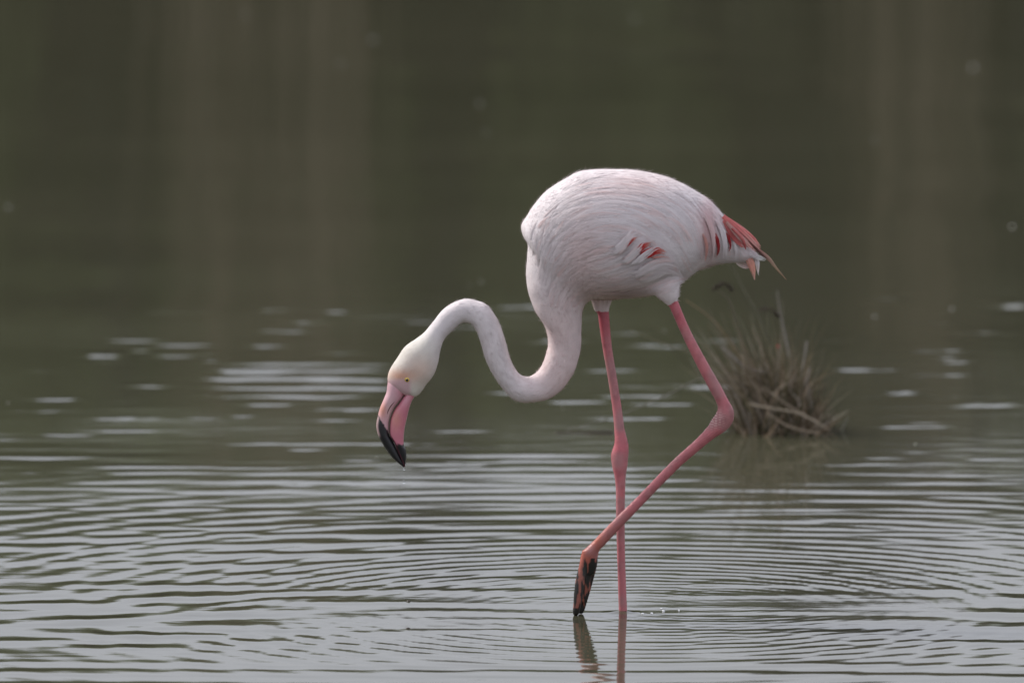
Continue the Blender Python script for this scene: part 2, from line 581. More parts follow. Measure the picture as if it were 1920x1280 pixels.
# ------------------------------------------------------------------ flamingo
bird = empty("flamingo", (float(S_LEG[0]), float(S_LEG[1]), 0.0),
             label="pale pink flamingo wading with its neck lowered and one foot lifted", cat="flamingo")

TRUNK = [  # dorsal x,y, ventral x,y, half width, depth
    (1421, 476, 1424, 484, 3, 0), (1408, 463, 1404, 489, 14, 0), (1388, 440, 1378, 491, 28, 0), (1363, 412, 1350, 494, 46, 0), (1334, 378, 1310, 507, 66, 0),
    (1304, 358, 1284, 524, 82, 0), (1261, 336, 1252, 543, 96, 0), (1217, 324, 1215, 555, 104, 0), (1165, 318, 1180, 559, 107, 0), (1095, 320, 1150, 561, 104, 0),
    (1057, 338, 1128, 561, 96, 0), (1026, 356, 1114, 561, 88, 0), (1004, 380, 1106, 563, 80, 0), (988, 404, 1100, 567, 73, 0), (977.5, 421, 1096, 572, 68, 0), (979.5, 438, 1093, 580, 63, 0), (989.5, 456, 1091, 590, 60, 0),
    (988, 485, 1090.5, 602, 57, 0), (986.5, 515, 1090, 615, 54, 0), (991, 549, 1090, 629, 49, 0), (1002, 581, 1090, 643, 44, 0), (1020, 610, 1088, 659, 38, 0),
    (1028, 640, 1083, 677, 33, 0), (1024, 664, 1075, 699, 30, 0), (1016, 684, 1060, 722, 28, 0), (1004, 699, 1040, 741, 27, 0), (989, 706, 1010, 753, 26, -0.004),
    (974, 701, 968, 752, 26, -0.008), (963, 686, 942, 728, 25, -0.01), (954, 664, 926, 704, 25, -0.01), (948, 640, 911, 675, 24, -0.01), (941, 617, 902, 648, 23, -0.008), (930, 594, 895, 624, 22, -0.006), (914, 573, 887, 611, 21, -0.004),
    (895, 564, 879, 606, 20.5, -0.002), (873, 560.5, 870, 605, 20, 0), (852, 567, 860, 609, 20, 0), (830, 581, 848, 620, 20, 0), (810, 605, 834, 634, 20, 0),
    (795, 624, 827, 650, 23, 0), (778, 637, 823.5, 667, 27, 0), (758, 651, 820, 682, 30, 0), (742, 674, 813, 702, 31, 0), (730, 695, 799, 721, 28, 0), (727, 712, 785, 739, 23, 0), (731, 724, 772, 745, 15, 0)]
V1, Fq1, Ft1, CEN, ROWS = loft_pairs(TRUNK, 230, 48, 2.15)

THIGH_N = [(1215, 490, 1280, 484, 20, -0.040), (1213, 532, 1277, 520, 22, -0.050), (1226, 552, 1274, 540, 20, -0.054), (1243, 566, 1273, 552, 15.5, -0.055), (1253, 574, 1270.5, 563, 9, -0.055)]
SHANK_N = [(1244, 560, 1266, 548, 9, -0.055), (1255, 576, 1271, 563, 8.5, -0.055), (1278, 627.6, 1295, 619.7, 8.6, -0.056), (1308, 689, 1326.5, 678.5, 9, -0.058), (1332, 734, 1351, 721, 9.5, -0.058),
           (1345, 760, 1366, 750, 11, -0.058), (1343, 774, 1376, 769, 13.5, -0.058), (1334, 787, 1375, 788, 13.5, -0.058), (1326, 800, 1363, 806, 12.5, -0.057), (1306, 822, 1336, 824, 10.5, -0.055),
           (1266, 858, 1283, 868, 9.2, -0.05), (1239, 885, 1253, 897, 8.6, -0.047), (1194.5, 931, 1208.5, 943, 8.4, -0.043), (1153.5, 971, 1170, 983, 8.8, -0.039), (1116, 1010, 1135, 1020, 10.5, -0.036),
           (1091, 1036, 1123, 1034, 13, -0.034), (1087, 1056, 1120, 1058, 11, -0.033), (1083, 1072, 1116, 1076, 8, -0.032)]
TOE_A = [(1092, 1030, 1108, 1034, 8, -0.036), (1085, 1062, 1101, 1064, 8, -0.038), (1079, 1086, 1097, 1089, 7.5, -0.042), (1076, 1110, 1093, 1112, 7.5, -0.044), (1075, 1130, 1090, 1132, 7.5, -0.044), (1073.5, 1147, 1086, 1149, 7, -0.043), (1075, 1153, 1083, 1154, 4, -0.042)]
TOE_B = [(1105, 1034, 1121, 1036, 7, -0.028), (1102, 1062, 1119.5, 1060, 7.5, -0.026), (1098, 1085, 1113, 1086, 7, -0.024), (1092, 1108, 1107, 1108, 7, -0.022), (1086, 1128, 1101, 1128, 6.5, -0.022), (1083, 1143, 1096, 1144, 6, -0.022), (1085, 1150, 1093, 1150, 4, -0.022)]
TOE_C = [(1098, 1034, 1113, 1036, 7, -0.016), (1096, 1070, 1110, 1070, 6, -0.008), (1090, 1105, 1103, 1106, 5.5, -0.002), (1085, 1132, 1096, 1133, 5, 0.0), (1086, 1143, 1093, 1144, 3, 0.0)]
WEB = [(1090, 1045, 1116, 1048, 7, -0.03), (1083, 1082, 1108, 1084, 5.5, -0.033), (1080, 1108, 1103, 1109, 4.5, -0.033), (1079, 1130, 1096, 1130, 3.5, -0.033)]
THIGH_F = [(1090, 480, 1180, 480, 34, 0.05), (1102, 545, 1156, 545, 24, 0.05), (1109, 562, 1148.5, 561, 17, 0.048), (1113, 575, 1144, 572, 13, 0.047), (1117, 585, 1141.5, 580, 9.5, 0.046)]
SHANK_F = [(1117, 570, 1139, 566, 9.5, 0.047), (1120.5, 588, 1141.5, 581, 9.5, 0.046), (1128.5, 646, 1147, 645, 9, 0.04), (1140, 712, 1157.5, 711, 8.8, 0.032), (1148, 766, 1166, 765, 9, 0.026), (1151.5, 806, 1171.5, 804, 10, 0.02),
           (1152, 830, 1177.5, 827, 12, 0.016), (1145.5, 852, 1179, 845, 14, 0.013), (1147.5, 874, 1176.5, 873, 13, 0.01), (1151.5, 890, 1174, 890, 10.5, 0.008), (1154.5, 918, 1172.5, 917, 8.8, 0.006), (1155, 978, 1171.7, 977, 8, 0.003),
           (1157, 1046, 1172.5, 1046, 7.8, 0.001), (1160, 1144, 1176, 1144, 8, 0), (1161, 1180, 1177, 1180, 8.5, 0), (1160, 1206, 1180, 1206, 10, 0)]


def sunk_toe(dx, dy):
    """a toe of the standing foot, flat on the pond bed below the leg"""
    b = P(1169, 1206, 0.0)
    pts = [b, b + [dx * 0.03, dy * 0.03, -0.03], b + [dx * 0.08, dy * 0.08, -0.045], b + [dx * 0.12, dy * 0.12, -0.05]]
    V, Fq = [], []
    m = 12
    for q, r_ in zip(catmull(pts, 14), np.linspace(0.009, 0.004, 14)):
        for j in range(m):
            a = 2 * PI * j / m
            V.append(q + [-dy * math.cos(a) * r_, dx * math.cos(a) * r_, math.sin(a) * r_])
    for i in range(13):
        for j in range(m):
            k = (j + 1) % m
            Fq.append((i * m + j, i * m + k, (i + 1) * m + k, (i + 1) * m + j))
    V += [pts[0], pts[-1]]
    Ft = [(len(V) - 2, (j + 1) % m, j, j) for j in range(m)] + [(len(V) - 1, 13 * m + j, 13 * m + (j + 1) % m, 0) for j in range(m)]
    return V, Fq, Ft


bm = bmesh.new()
bm_from(V1, Fq1, Ft1, bm)
for rows, n_, m_ in ((THIGH_N, 20, 24), (SHANK_N, 120, 24), (TOE_A, 40, 20), (TOE_B, 40, 20), (TOE_C, 30, 20), (WEB, 24, 16), (THIGH_F, 20, 24), (SHANK_F, 110, 24)):
    a, b, c, _, _ = loft_pairs(rows, n_, m_)
    bm_from(a, b, c, bm)
for a in (PI, PI - 0.75, PI + 0.75):
    bm_from(*sunk_toe(math.cos(a), math.sin(a)), bm)
bmesh.ops.recalc_face_normals(bm, faces=bm.faces)
raw = bpy.data.meshes.new("raw")
bm.to_mesh(raw)
bm.free()
tmp = bpy.data.objects.new("tmp", raw)
scene.collection.objects.link(tmp)
mod = tmp.modifiers.new("r", 'REMESH')
mod.mode = 'VOXEL'
mod.voxel_size = 0.0021
mod.use_smooth_shade = True
sm = tmp.modifiers.new("s", 'SMOOTH')
sm.factor = 0.5
sm.iterations = 4
dg = bpy.context.evaluated_depsgraph_get()
body_me = bpy.data.meshes.new_from_object(tmp.evaluated_get(dg))
bpy.data.objects.remove(tmp)
body_me.name = "body"
bv = np.zeros(len(body_me.vertices) * 3, dtype=np.float32)
body_me.vertices.foreach_get("co", bv)
bv = bv.reshape(-1, 3).astype(float)
nrm = np.zeros(len(bv) * 3, dtype=np.float32)
body_me.vertices.foreach_get("normal", nrm)
nrm = nrm.reshape(-1, 3).astype(float)
pp = to_px(bv)


WHITE, PINK = np.array([0.80, 0.735, 0.745]), np.array([0.79, 0.615, 0.60])
CREAM, PEACH = np.array([0.76, 0.715, 0.65]), np.array([0.70, 0.38, 0.26])
LEG, LEGRED, LEGORG, MUD = np.array([0.50, 0.165, 0.18]), np.array([0.48, 0.090, 0.12]), np.array([0.42, 0.12, 0.085]), np.array([0.026, 0.024, 0.021])


def lerp(a, b, t):
    return a + (b - a) * np.asarray(t)[..., None]


def blob(p, x, y, rx, ry):
    return np.exp(-((p[..., 0] - x) / rx) ** 2 - ((p[..., 1] - y) / ry) ** 2)


def plumage_col(p):
    """plumage colour, with painted belly and neck shade, by place on the bird (photo-pixel chart of its flank)"""
    c = np.broadcast_to(WHITE, p.shape[:-1] + (3,)).copy()
    c = lerp(c, PINK, 0.75 * blob(p, 1095, 470, 40, 70))
    c = lerp(c, np.array([0.62, 0.48, 0.44]), 0.85 * blob(p, 1160, 548, 85, 36))  # shade under the belly, painted in as a brownish tint
    c = lerp(c, PINK, 0.5 * blob(p, 1200, 345, 70, 22))
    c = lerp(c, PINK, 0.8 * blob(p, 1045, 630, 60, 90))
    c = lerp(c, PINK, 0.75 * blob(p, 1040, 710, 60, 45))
    c = lerp(c, np.array([0.70, 0.63, 0.63]), 0.85 * blob(p, 930, 650, 70, 90))  # neck colour lowered to paint in its dimmer light
    mot = vnoise(p[..., 0], p[..., 1], 88, 11.0, 11.0, 3)
    c = c * (1 + 0.07 * np.clip(mot, -1, 1))[..., None]
    c = lerp(c, np.array([0.72, 0.42, 0.42]), 0.75 * blob(p, 1328, 430, 16, 55))
    c = lerp(c, CREAM, 0.95 * sstep(840, 790, p[..., 0]) * sstep(600, 650, p[..., 1]))
    c = lerp(c, PEACH, 0.92 * blob(p, 752, 705, 27, 13))
    c = lerp(c, PEACH, 0.40 * blob(p, 785, 692, 26, 26))
    c = lerp(c, np.array([0.66, 0.42, 0.45]), 0.85 * sstep(707, 716, p[..., 1]) * sstep(774, 765, p[..., 0]) * sstep(765, 755, p[..., 1]))
    return c


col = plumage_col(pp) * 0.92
alpha = np.zeros(len(bv))
nz_ = vnoise(pp[:, 0], pp[:, 1], 21, 9.0, 14.0, 3)
nz2 = vnoise(pp[:, 0], pp[:, 1], 31, 4.0, 22.0, 2)
# bare legs: everything beyond the thigh feathering
near_leg = ((pp[:, 0] - 1262) * 0.42 + (pp[:, 1] - 568) * 0.90 > 1.5 * nz_) & (pp[:, 0] > 1180) & (pp[:, 1] > 540)
far_leg = (pp[:, 1] > 583 + 2 * nz_) & (pp[:, 0] > 1108) & (pp[:, 0] < 1190) & (bv[:, 1] > 0.0)
low = pp[:, 1] > 765
leg = near_leg | far_leg | low
lc = np.broadcast_to(LEG, col.shape).copy()
lc = lerp(lc, LEGRED, 0.9 * blob(pp, 1262, 585, 30, 40))
lc = lerp(lc, LEGRED, 0.85 * blob(pp, 1131, 600, 30, 40))
lc = lerp(lc, LEGRED, 0.75 * blob(pp, 1355, 770, 26, 30))
lc = lerp(lc, LEGRED, 0.55 * blob(pp, 1163, 850, 25, 40))
lc = lerp(lc, LEGORG, sstep(1200, 1110, pp[:, 0]) * sstep(900, 960, pp[:, 1]) * (bv[:, 1] < -0.012))
nz3 = vnoise(pp[:, 0], pp[:, 1], 35, 30.0, 34.0, 2)
lc = lerp(lc, np.array([0.38, 0.19, 0.19]), np.clip(nz3 * 1.6, 0, 0.75))
lc = lerp(lc, lc * 0.6, np.clip(nz_ - 0.05, 0, 1) * 0.8)
scale_ = np.sin(pp[:, 1] * 1.5 + 2.0 * nz_) * np.sin(pp[:, 0] * 0.9 + nz3 * 6)
lc = lc * (1 + 0.13 * scale_)[:, None]
# wrinkled skin at the hock
hk = blob(pp, 1340, 786, 16, 16)
lc = lerp(lc, np.array([0.74, 0.50, 0.47]), 0.8 * hk * (np.sin((pp[:, 1] + 0.35 * (1340 - pp[:, 0])) * 1.35) > 0.35))
# drying mud on the lifted foot
foot = (pp[:, 1] > 1046) & (bv[:, 1] < -0.004) & (pp[:, 0] < 1130)
streak = sstep(-0.18, 0.06, nz2 * 0.8 + 0.25 * nz_ + 0.30 * sstep(1050, 1090, pp[:, 1]) - 0.72 * blob(pp, 1090, 1078, 6, 42) - 0.55 * blob(pp, 1083, 1128, 6, 20) - 0.5 * blob(pp, 1105, 1085, 4, 18) - 0.35 * blob(pp, 1098, 1045, 22, 14) + 0.45 * blob(pp, 1110, 1060, 7, 22) + 0.8 * sstep(1138, 1146, pp[:, 1]))
lc = np.where(foot[:, None], lerp(lerp(lc, np.array([0.20, 0.085, 0.06]), 0.55 * sstep(1046, 1075, pp[:, 1])), MUD, streak), lc)
col[leg] = lc[leg]
alpha[leg] = 1.0
# hock wrinkles as relief
disp = leg * 0.00036 * scale_ + hk * 0.0010 * np.sin((pp[:, 1] + 0.35 * (1340 - pp[:, 0])) * 1.35) * leg
# soft hollows in the breast plumage
disp += (1 - alpha) * 0.0010 * vnoise(pp[:, 0], pp[:, 1], 41, 26, 40, 2)
bv2 = bv + nrm * disp[:, None]
body_me.vertices.foreach_set("co", bv2.astype(np.float32).ravel())
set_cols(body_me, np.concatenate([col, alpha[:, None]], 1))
body_me.materials.clear()
body_me.materials.append(M_BODY)
body_me.polygons.foreach_set("use_smooth", np.full(len(body_me.polygons), True))
body_me.update()
adopt(obj("body", body_me), bird)
polys = [tuple(p_.vertices) for p_ in body_me.polygons]
BVH = BVHTree.FromPolygons([Vector(v) for v in bv2], polys)


def on_flank(px, py, side):
    """foot of a feather on the skin; side -1 = flank towards the camera"""
    q = P(px, py, 0.0)
    hit = BVH.ray_cast(Vector((q[0], side * 0.5, q[2])), Vector((0, -side, 0)))
    if hit[0] is None:
        hit = BVH.find_nearest(Vector((q[0], side * 0.02, q[2])))
    return np.array(hit[0]), np.array(hit[1])


def resample(poly, n_):
    p_ = catmull(poly, 60)
    s = np.concatenate([[0], np.cumsum(np.linalg.norm(np.diff(p_, axis=0), axis=1))])
    u = np.linspace(0, s[-1], n_)
    return np.stack([np.interp(u, s, p_[:, 0]), np.interp(u, s, p_[:, 1])], -1), s[-1]


def plume_set(guides, count, len_px, width_px, s_rng, lift, base, K=9, strands=34, side=-1, curl=0.0, seed=0, jit=3.0, tint=None):
    """feathers laid along the guide lines, each a fan of barbs following the skin"""
    r = np.random.default_rng(seed)
    gs = [resample(g, 60)[0] for g in guides]
    PA, SI, CO, WI, NO = [], [], [], [], []
    for _ in range(count):
        u = r.uniform(0, len(gs) - 1 - 1e-6)
        i = int(u)
        line = gs[i] * (1 - (u - i)) + gs[i + 1] * (u - i)
        s = np.concatenate([[0], np.cumsum(np.linalg.norm(np.diff(line, axis=0), axis=1))])
        Lp = r.uniform(*len_px)
        a = r.uniform(*s_rng) * s[-1]
        b = min(a + Lp, s[-1])
        if b - a < 0.35 * Lp:
            a = b - 0.5 * Lp
        uu = np.linspace(a, b, K)
        path = np.stack([np.interp(uu, s, line[:, 0]), np.interp(uu, s, line[:, 1])], -1)
        path += r.normal(0, jit, 2) + np.outer(np.linspace(0, 1, K) ** 2, r.normal(0, jit * 1.2, 2) + [0, curl])
        hits = [on_flank(q[0], q[1], side) for q in path]
        C = np.array([h[0] for h in hits]); N = np.array([h[1] for h in hits])
        C[1:-1] = (C[:-2] + C[1:-1] * 2 + C[2:]) / 4
        N[1:-1] = N[:-2] + N[1:-1] + N[2:]
        N /= np.linalg.norm(N, axis=1)[:, None]
        T = np.gradient(C, axis=0); T /= np.linalg.norm(T, axis=1)[:, None] + 1e-9
        S = np.cross(T, N); S /= np.linalg.norm(S, axis=1)[:, None] + 1e-9
        t = np.linspace(0, 1, K)
        W = r.uniform(*width_px) * PXM
        prof = np.sqrt(np.clip(t * 3.0, 0.2, 1)) * np.clip((1.08 - t) * 1.5, 0.0, 1) ** 0.8
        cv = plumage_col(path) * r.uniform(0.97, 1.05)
        if tint is not None: cv = catmull(tint, K)
        elif r.uniform() < 0.20: cv = lerp(cv, PINK, np.full(K, r.uniform(0.3, 0.9)))
        lf = lift * r.uniform(0.4, 1.3)
        us = np.linspace(-1, 1, strands) + r.normal(0, 0.05, strands)
        for q in us:
            end = r.uniform(0.80, 1.0) - 0.14 * q * q
            tt = t * end
            Ci = np.stack([np.interp(tt, t, C[:, k]) for k in range(3)], -1)
            Ni = np.stack([np.interp(tt, t, N[:, k]) for k in range(3)], -1)
            Si = np.stack([np.interp(tt, t, S[:, k]) for k in range(3)], -1)
            pr = np.interp(tt, t, prof)
            rt = sstep(0.0, 0.28, tt)
            off = -0.0012 * (1 - rt) + (base + 0.0007 * (1 - q * q) * pr) * rt + lf * tt ** 1.5 + r.normal(0, 0.00018)
            wav = 0.0004 * np.sin(tt * r.uniform(3, 9) + r.uniform(0, 6))
            PA.append(Ci + Ni * off[:, None] + Si * (q * pr * W * 0.5 + wav)[:, None])
            SI.append(Si)
            NO.append(Ni + Si * (0.06 * q))
            CO.append(cv * r.uniform(0.92, 1.04))
            WI.append(np.linspace(1, 0.25, K) * W / strands * 1.9)
    return PA, SI, CO, WI, NO


G_A = [[(1040, 368), (1095, 338), (1165, 332), (1230, 344), (1282, 368), (1314, 402), (1326, 450)],
       [(1015, 400), (1055, 362), (1110, 345), (1180, 345), (1250, 368), (1298, 412), (1316, 475)],
       [(1025, 430), (1075, 390), (1145, 372), (1215, 390), (1270, 435), (1302, 498)],
       [(1050, 440), (1100, 405), (1165, 402), (1225, 430), (1265, 470), (1288, 515)],
       [(1080, 445), (1125, 418), (1175, 418), (1220, 440), (1252, 472), (1272, 515)]]
G_B = [[(1075, 445), (1105, 428), (1140, 425), (1165, 430), (1182, 418)],
       [(1070, 470), (1115, 452), (1150, 448), (1180, 436), (1200, 428)],
       [(1085, 500), (1130, 485), (1170, 465), (1195, 445), (1220, 436)],
       [(1095, 520), (1145, 508), (1190, 488), (1220, 466), (1248, 468)],
       [(1105, 535), (1160, 522), (1210, 502), (1240, 480), (1268, 492)],
       [(1115, 548), (1170, 540), (1220, 522), (1255, 505), (1278, 515)],
       [(1125, 556), (1180, 552), (1230, 540), (1262, 528), (1290, 512)]]
G_C = [[(1275, 352), (1312, 400), (1322, 450), (1318, 498)], [(1290, 354), (1328, 405), (1340, 450), (1338, 494)],
       [(1318, 372), (1345, 410), (1356, 450), (1354, 490)], [(1335, 384), (1360, 420), (1371, 455), (1372, 488)], [(1350, 398), (1370, 428), (1384, 460), (1392, 486)]]
G_D = [[(1330, 470), (1360, 470), (1395, 472), (1422, 480)], [(1320, 490), (1355, 482), (1392, 480), (1424, 482)], [(1300, 505), (1340, 494), (1380, 488), (1416, 486)]]
G_M = [[(995, 470), (1003, 430), (1028, 392), (1075, 358)], [(1010, 520), (1022, 470), (1048, 430), (1090, 400)], [(1020, 560), (1038, 510), (1068, 470), (1110, 450)], [(1045, 590), (1062, 548), (1092, 518), (1140, 500)], [(1065, 600), (1080, 568), (1105, 545), (1150, 530)]]
G_E = [[(1140, 462), (1160, 450), (1172, 436), (1181, 413)], [(1146, 470), (1166, 456), (1178, 440), (1190, 432)]]
G_F = [[(1155, 482), (1178, 466), (1192, 450), (1206, 436)], [(1160, 486), (1182, 470), (1198, 454), (1212, 438)]]
G_G = [[(1170, 490), (1196, 468), (1216, 452), (1232, 446)], [(1176, 494), (1202, 472), (1222, 456), (1240, 450)]]
G_H = [[(1170, 505), (1205, 486), (1235, 474), (1262, 476)], [(1180, 515), (1215, 494), (1245, 482), (1268, 492)], [(1190, 525), (1225, 508), (1250, 498), (1272, 508)]]
G_I = [[(1352, 400), (1366, 432), (1374, 460), (1375, 484)], [(1356, 404), (1371, 434), (1379, 462), (1380, 486)]]
G_J = [[(1328, 392), (1348, 430), (1353, 458), (1351, 486)], [(1332, 396), (1354, 434), (1359, 460), (1358, 486)]]
G_K = [[(1306, 380), (1328, 420), (1333, 455), (1329, 490)], [(1310, 384), (1333, 424), (1337, 458), (1334, 490)]]
PA, SI, CO, WI, NO = [], [], [], [], []
for side, sd0, frac in ((-1, 100, 1.0), (1, 300, 0.6)):
    for args in (dict(guides=G_M, count=int(300 * frac), len_px=(28, 60), width_px=(4, 8), s_rng=(0, .8), lift=0.0012, base=0.0002, seed=sd0 + 12, jit=5.0, strands=14),
                 dict(guides=G_D, count=int(46 * frac), len_px=(45, 75), width_px=(8, 13), s_rng=(0, .6), lift=0.0015, base=0.0004, seed=sd0 + 1, jit=2.0),
                 dict(guides=G_C, count=int(130 * frac), len_px=(70, 110), width_px=(4.5, 9), strands=18, s_rng=(0, .45), lift=0.0025, base=0.0008, seed=sd0 + 2, jit=1.6),
                 dict(guides=G_A, count=int(470 * frac), len_px=(80, 170), width_px=(6, 14), s_rng=(0, .85), lift=0.0015, base=0.0008, seed=sd0 + 3, jit=2.5, strands=18),
                 dict(guides=G_B, count=int(340 * frac), len_px=(45, 105), width_px=(5, 12), s_rng=(0, .8), strands=20, lift=0.0032, base=0.0010, seed=sd0 + 4, jit=2.5, curl=1.5),
                 dict(guides=G_E, count=9, len_px=(40, 60), width_px=(6, 9), s_rng=(0, .3), lift=0.0030, base=0.0100, seed=sd0 + 5, jit=1.5, strands=22),
                 dict(guides=G_F, count=7, len_px=(50, 66), width_px=(4, 7), s_rng=(0, .2), lift=0.0030, base=0.0108, seed=sd0 + 6, jit=1.0, strands=18),
                 dict(guides=G_G, count=6, len_px=(50, 72), width_px=(4, 6), s_rng=(0, .2), lift=0.0030, base=0.0112, seed=sd0 + 7, jit=0.9, strands=16),
                 dict(guides=G_H, count=16, len_px=(60, 100), width_px=(7, 11), s_rng=(0, .35), lift=0.0050, base=0.0085, seed=sd0 + 8, jit=2.0, strands=26),
                 dict(guides=G_I, count=6, len_px=(70, 90), width_px=(5, 7), s_rng=(0, .1), lift=0.0020, base=0.0050, seed=sd0 + 9, jit=0.8, strands=18),
                 dict(guides=G_J, count=6, len_px=(80, 100), width_px=(5, 8), s_rng=(0, .1), lift=0.0020, base=0.0052, seed=sd0 + 10, jit=0.8, strands=18),
                 dict(guides=G_K, count=6, len_px=(90, 115), width_px=(5, 8), s_rng=(0, .1), lift=0.0020, base=0.0052, seed=sd0 + 11, jit=0.8, strands=18)):
        for dst, src in zip((PA, SI, CO, WI, NO), plume_set(side=side, **args)):
            dst += src


def strand_mesh(name, PA, SI, CO, WI, NO, mat):
    V, Fc, C = ribbons(np.array(PA), np.array(WI), np.array(CO), np.array(SI))
    N = np.repeat(np.array(NO)[:, :, None, :], 2, 2).reshape(-1, 3)
    N /= np.linalg.norm(N, axis=1)[:, None]
    return np_mesh(name, V, Fc, mat, C, normals=N)


adopt(obj("plumes", strand_mesh("plumes", PA, SI, CO, WI, NO, M_PLUME), kind="stuff"), bird)

# velvet of short feathers over neck, breast, head and thighs
cent_px = to_px(CEN)
tang = np.gradient(CEN, axis=0)
tang /= np.linalg.norm(tang, axis=1)[:, None]
cand = np.where((alpha < 0.5))[0]
pick = rng.choice(cand, 42000, replace=True)
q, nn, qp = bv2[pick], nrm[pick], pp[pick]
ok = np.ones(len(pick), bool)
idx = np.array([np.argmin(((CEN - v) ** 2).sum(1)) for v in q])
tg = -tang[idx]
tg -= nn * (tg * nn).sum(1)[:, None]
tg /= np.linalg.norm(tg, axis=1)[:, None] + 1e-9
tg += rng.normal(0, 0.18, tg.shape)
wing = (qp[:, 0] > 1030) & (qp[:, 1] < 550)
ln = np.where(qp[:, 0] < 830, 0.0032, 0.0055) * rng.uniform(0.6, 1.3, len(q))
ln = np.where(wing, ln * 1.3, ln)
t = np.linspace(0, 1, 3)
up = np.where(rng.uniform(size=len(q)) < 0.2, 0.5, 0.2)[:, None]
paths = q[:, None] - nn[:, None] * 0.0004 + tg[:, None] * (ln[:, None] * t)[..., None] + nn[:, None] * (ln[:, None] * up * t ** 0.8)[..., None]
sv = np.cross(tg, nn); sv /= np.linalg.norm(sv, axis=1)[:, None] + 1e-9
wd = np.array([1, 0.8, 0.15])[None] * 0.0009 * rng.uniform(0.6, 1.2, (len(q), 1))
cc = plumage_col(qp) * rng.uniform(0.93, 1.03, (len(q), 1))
V, Fc, C = ribbons(paths, wd, np.repeat(cc[:, None], 3, 1), np.repeat(sv[:, None], 3, 1))
adopt(obj("short_feathers", np_mesh("short_feathers", V, Fc, M_PLUME, C, normals=np.repeat(nn + rng.normal(0, 0.18, nn.shape), 6, 0)), kind="stuff"), bird)


def vane(name, path3, normal, width, cols, prof, mat, label=None, strands=26):
    """one tail feather: shaft and barbs as fine strands swept along its path, ragged at the tip"""
    r = np.random.default_rng(int(abs(path3[0][0]) * 1e5) % 9973)
    k = 12
    Pm = catmull(path3, k)
    T = np.gradient(Pm, axis=0); T /= np.linalg.norm(T, axis=1)[:, None]
    S = np.cross(T, np.asarray(normal, float)); S /= np.linalg.norm(S, axis=1)[:, None]
    N = np.cross(S, T)
    t = np.linspace(0, 1, k)
    w = width * np.interp(t, np.linspace(0, 1, len(prof)), prof)
    cv = np.clip(catmull(cols, k), 0, 1)
    PA, SI, CO, WI, NO = [], [], [], [], []
    for q in list(np.linspace(-1, 1, strands)) + [0.0, 0.03]:
        tt = t * (1.0 if abs(q) < 0.06 else r.uniform(0.62, 1.0))
        f = lambda A: np.stack([np.interp(tt, t, A[:, j]) for j in range(3)], -1)
        PA.append(f(Pm) + f(S) * (q * np.interp(tt, t, w) * 0.5)[:, None] + f(N) * (0.0016 * (0.6 - q * q) + r.normal(0, 0.0003)))
        SI.append(f(S)); NO.append(f(N) + f(S) * q * 0.4)
        CO.append(f(cv) * r.uniform(0.72, 1.15))
        WI.append(np.maximum(np.interp(tt, t, w) / strands * 1.7, 0.0005))
    return adopt(obj(name, strand_mesh(name, PA, SI, np.clip(CO, 0, 1), WI, NO, mat), label=label), bird)


RED, DKRED, SALMON, BUFF = [0.62, 0.035, 0.032], [0.40, 0.045, 0.05], [0.70, 0.37, 0.33], [0.36, 0.22, 0.16]
TAILRED, TAILDK = [0.72, 0.235, 0.225], [0.56, 0.13, 0.13]
LEAF = [0.5, 0.9, 1.0, 0.8, 0.15]


def flank_feather(name, pts, w, cols, base, label=None, count=4, seed=7):
    g1 = [(x, y - w * 0.22) for x, y in pts]
    g2 = [(x, y + w * 0.22) for x, y in pts]
    L_ = sum(math.hypot(x2 - x1, y2 - y1) for (x1, y1), (x2, y2) in zip(pts, pts[1:]))
    res = plume_set([g1, g2], count, (L_ * 0.95, L_), (w * 0.55, w * 0.7), (0, 0.02), 0.0008, base, strands=16, side=-1, seed=seed, jit=0.7, tint=cols)
    return adopt(obj(name, strand_mesh(name, *res, M_RED), label=label), bird)


flank_feather("covert_feather", [(1160, 456), (1172, 447), (1184, 438), (1194, 433)], 13, [SALMON, RED, RED, SALMON], 0.0092, "small red covert showing between white plumes", seed=71)
flank_feather("covert_feather", [(1188, 458), (1198, 450), (1208, 445), (1220, 442)], 13, [SALMON, RED, RED, SALMON], 0.0094, "red covert showing through the plumes", seed=72)
flank_feather("covert_feather", [(1194, 472), (1210, 464), (1224, 458), (1238, 459), (1246, 464)], 19, [SALMON, RED, RED, RED, SALMON], 0.0096, "largest and brightest red covert on the flank", 6, seed=73)
flank_feather("covert_feather", [(1214, 471), (1236, 467), (1254, 470)], 5, [SALMON, SALMON, PINK], 0.0104, seed=74)
flank_feather("tertial_feather", [(1334, 425), (1342, 448), (1344, 462), (1339, 474)], 9, [SALMON, DKRED, DKRED, DKRED], 0.0055, "dark red feather tip between white rear plumes", seed=75)
flank_feather("tertial_feather", [(1356, 430), (1364, 448), (1367, 456), (1362, 464)], 8, [SALMON, DKRED, DKRED, DKRED], 0.0055, "dark red feather tip nearest the tail", seed=76)
flank_feather("tertial_feather", [(1314, 425), (1320, 445), (1322, 460), (1318, 482)], 8, [PINK, SALMON, SALMON, SALMON], 0.0055, seed=77)


def tail(name, pts, w, cols, Y0, Y1, prof=LEAF, nv=(0.1, -1, 0.25), label=None):
    cols = [TAILRED if c is RED else TAILDK if c is DKRED else c for c in cols]
    ys = np.linspace(Y0, Y1, len(pts))
    return vane(name, [P(x, y, Y) for (x, y), Y in zip(pts, ys)], nv, w * PXM, cols, prof, M_RED, label=label)


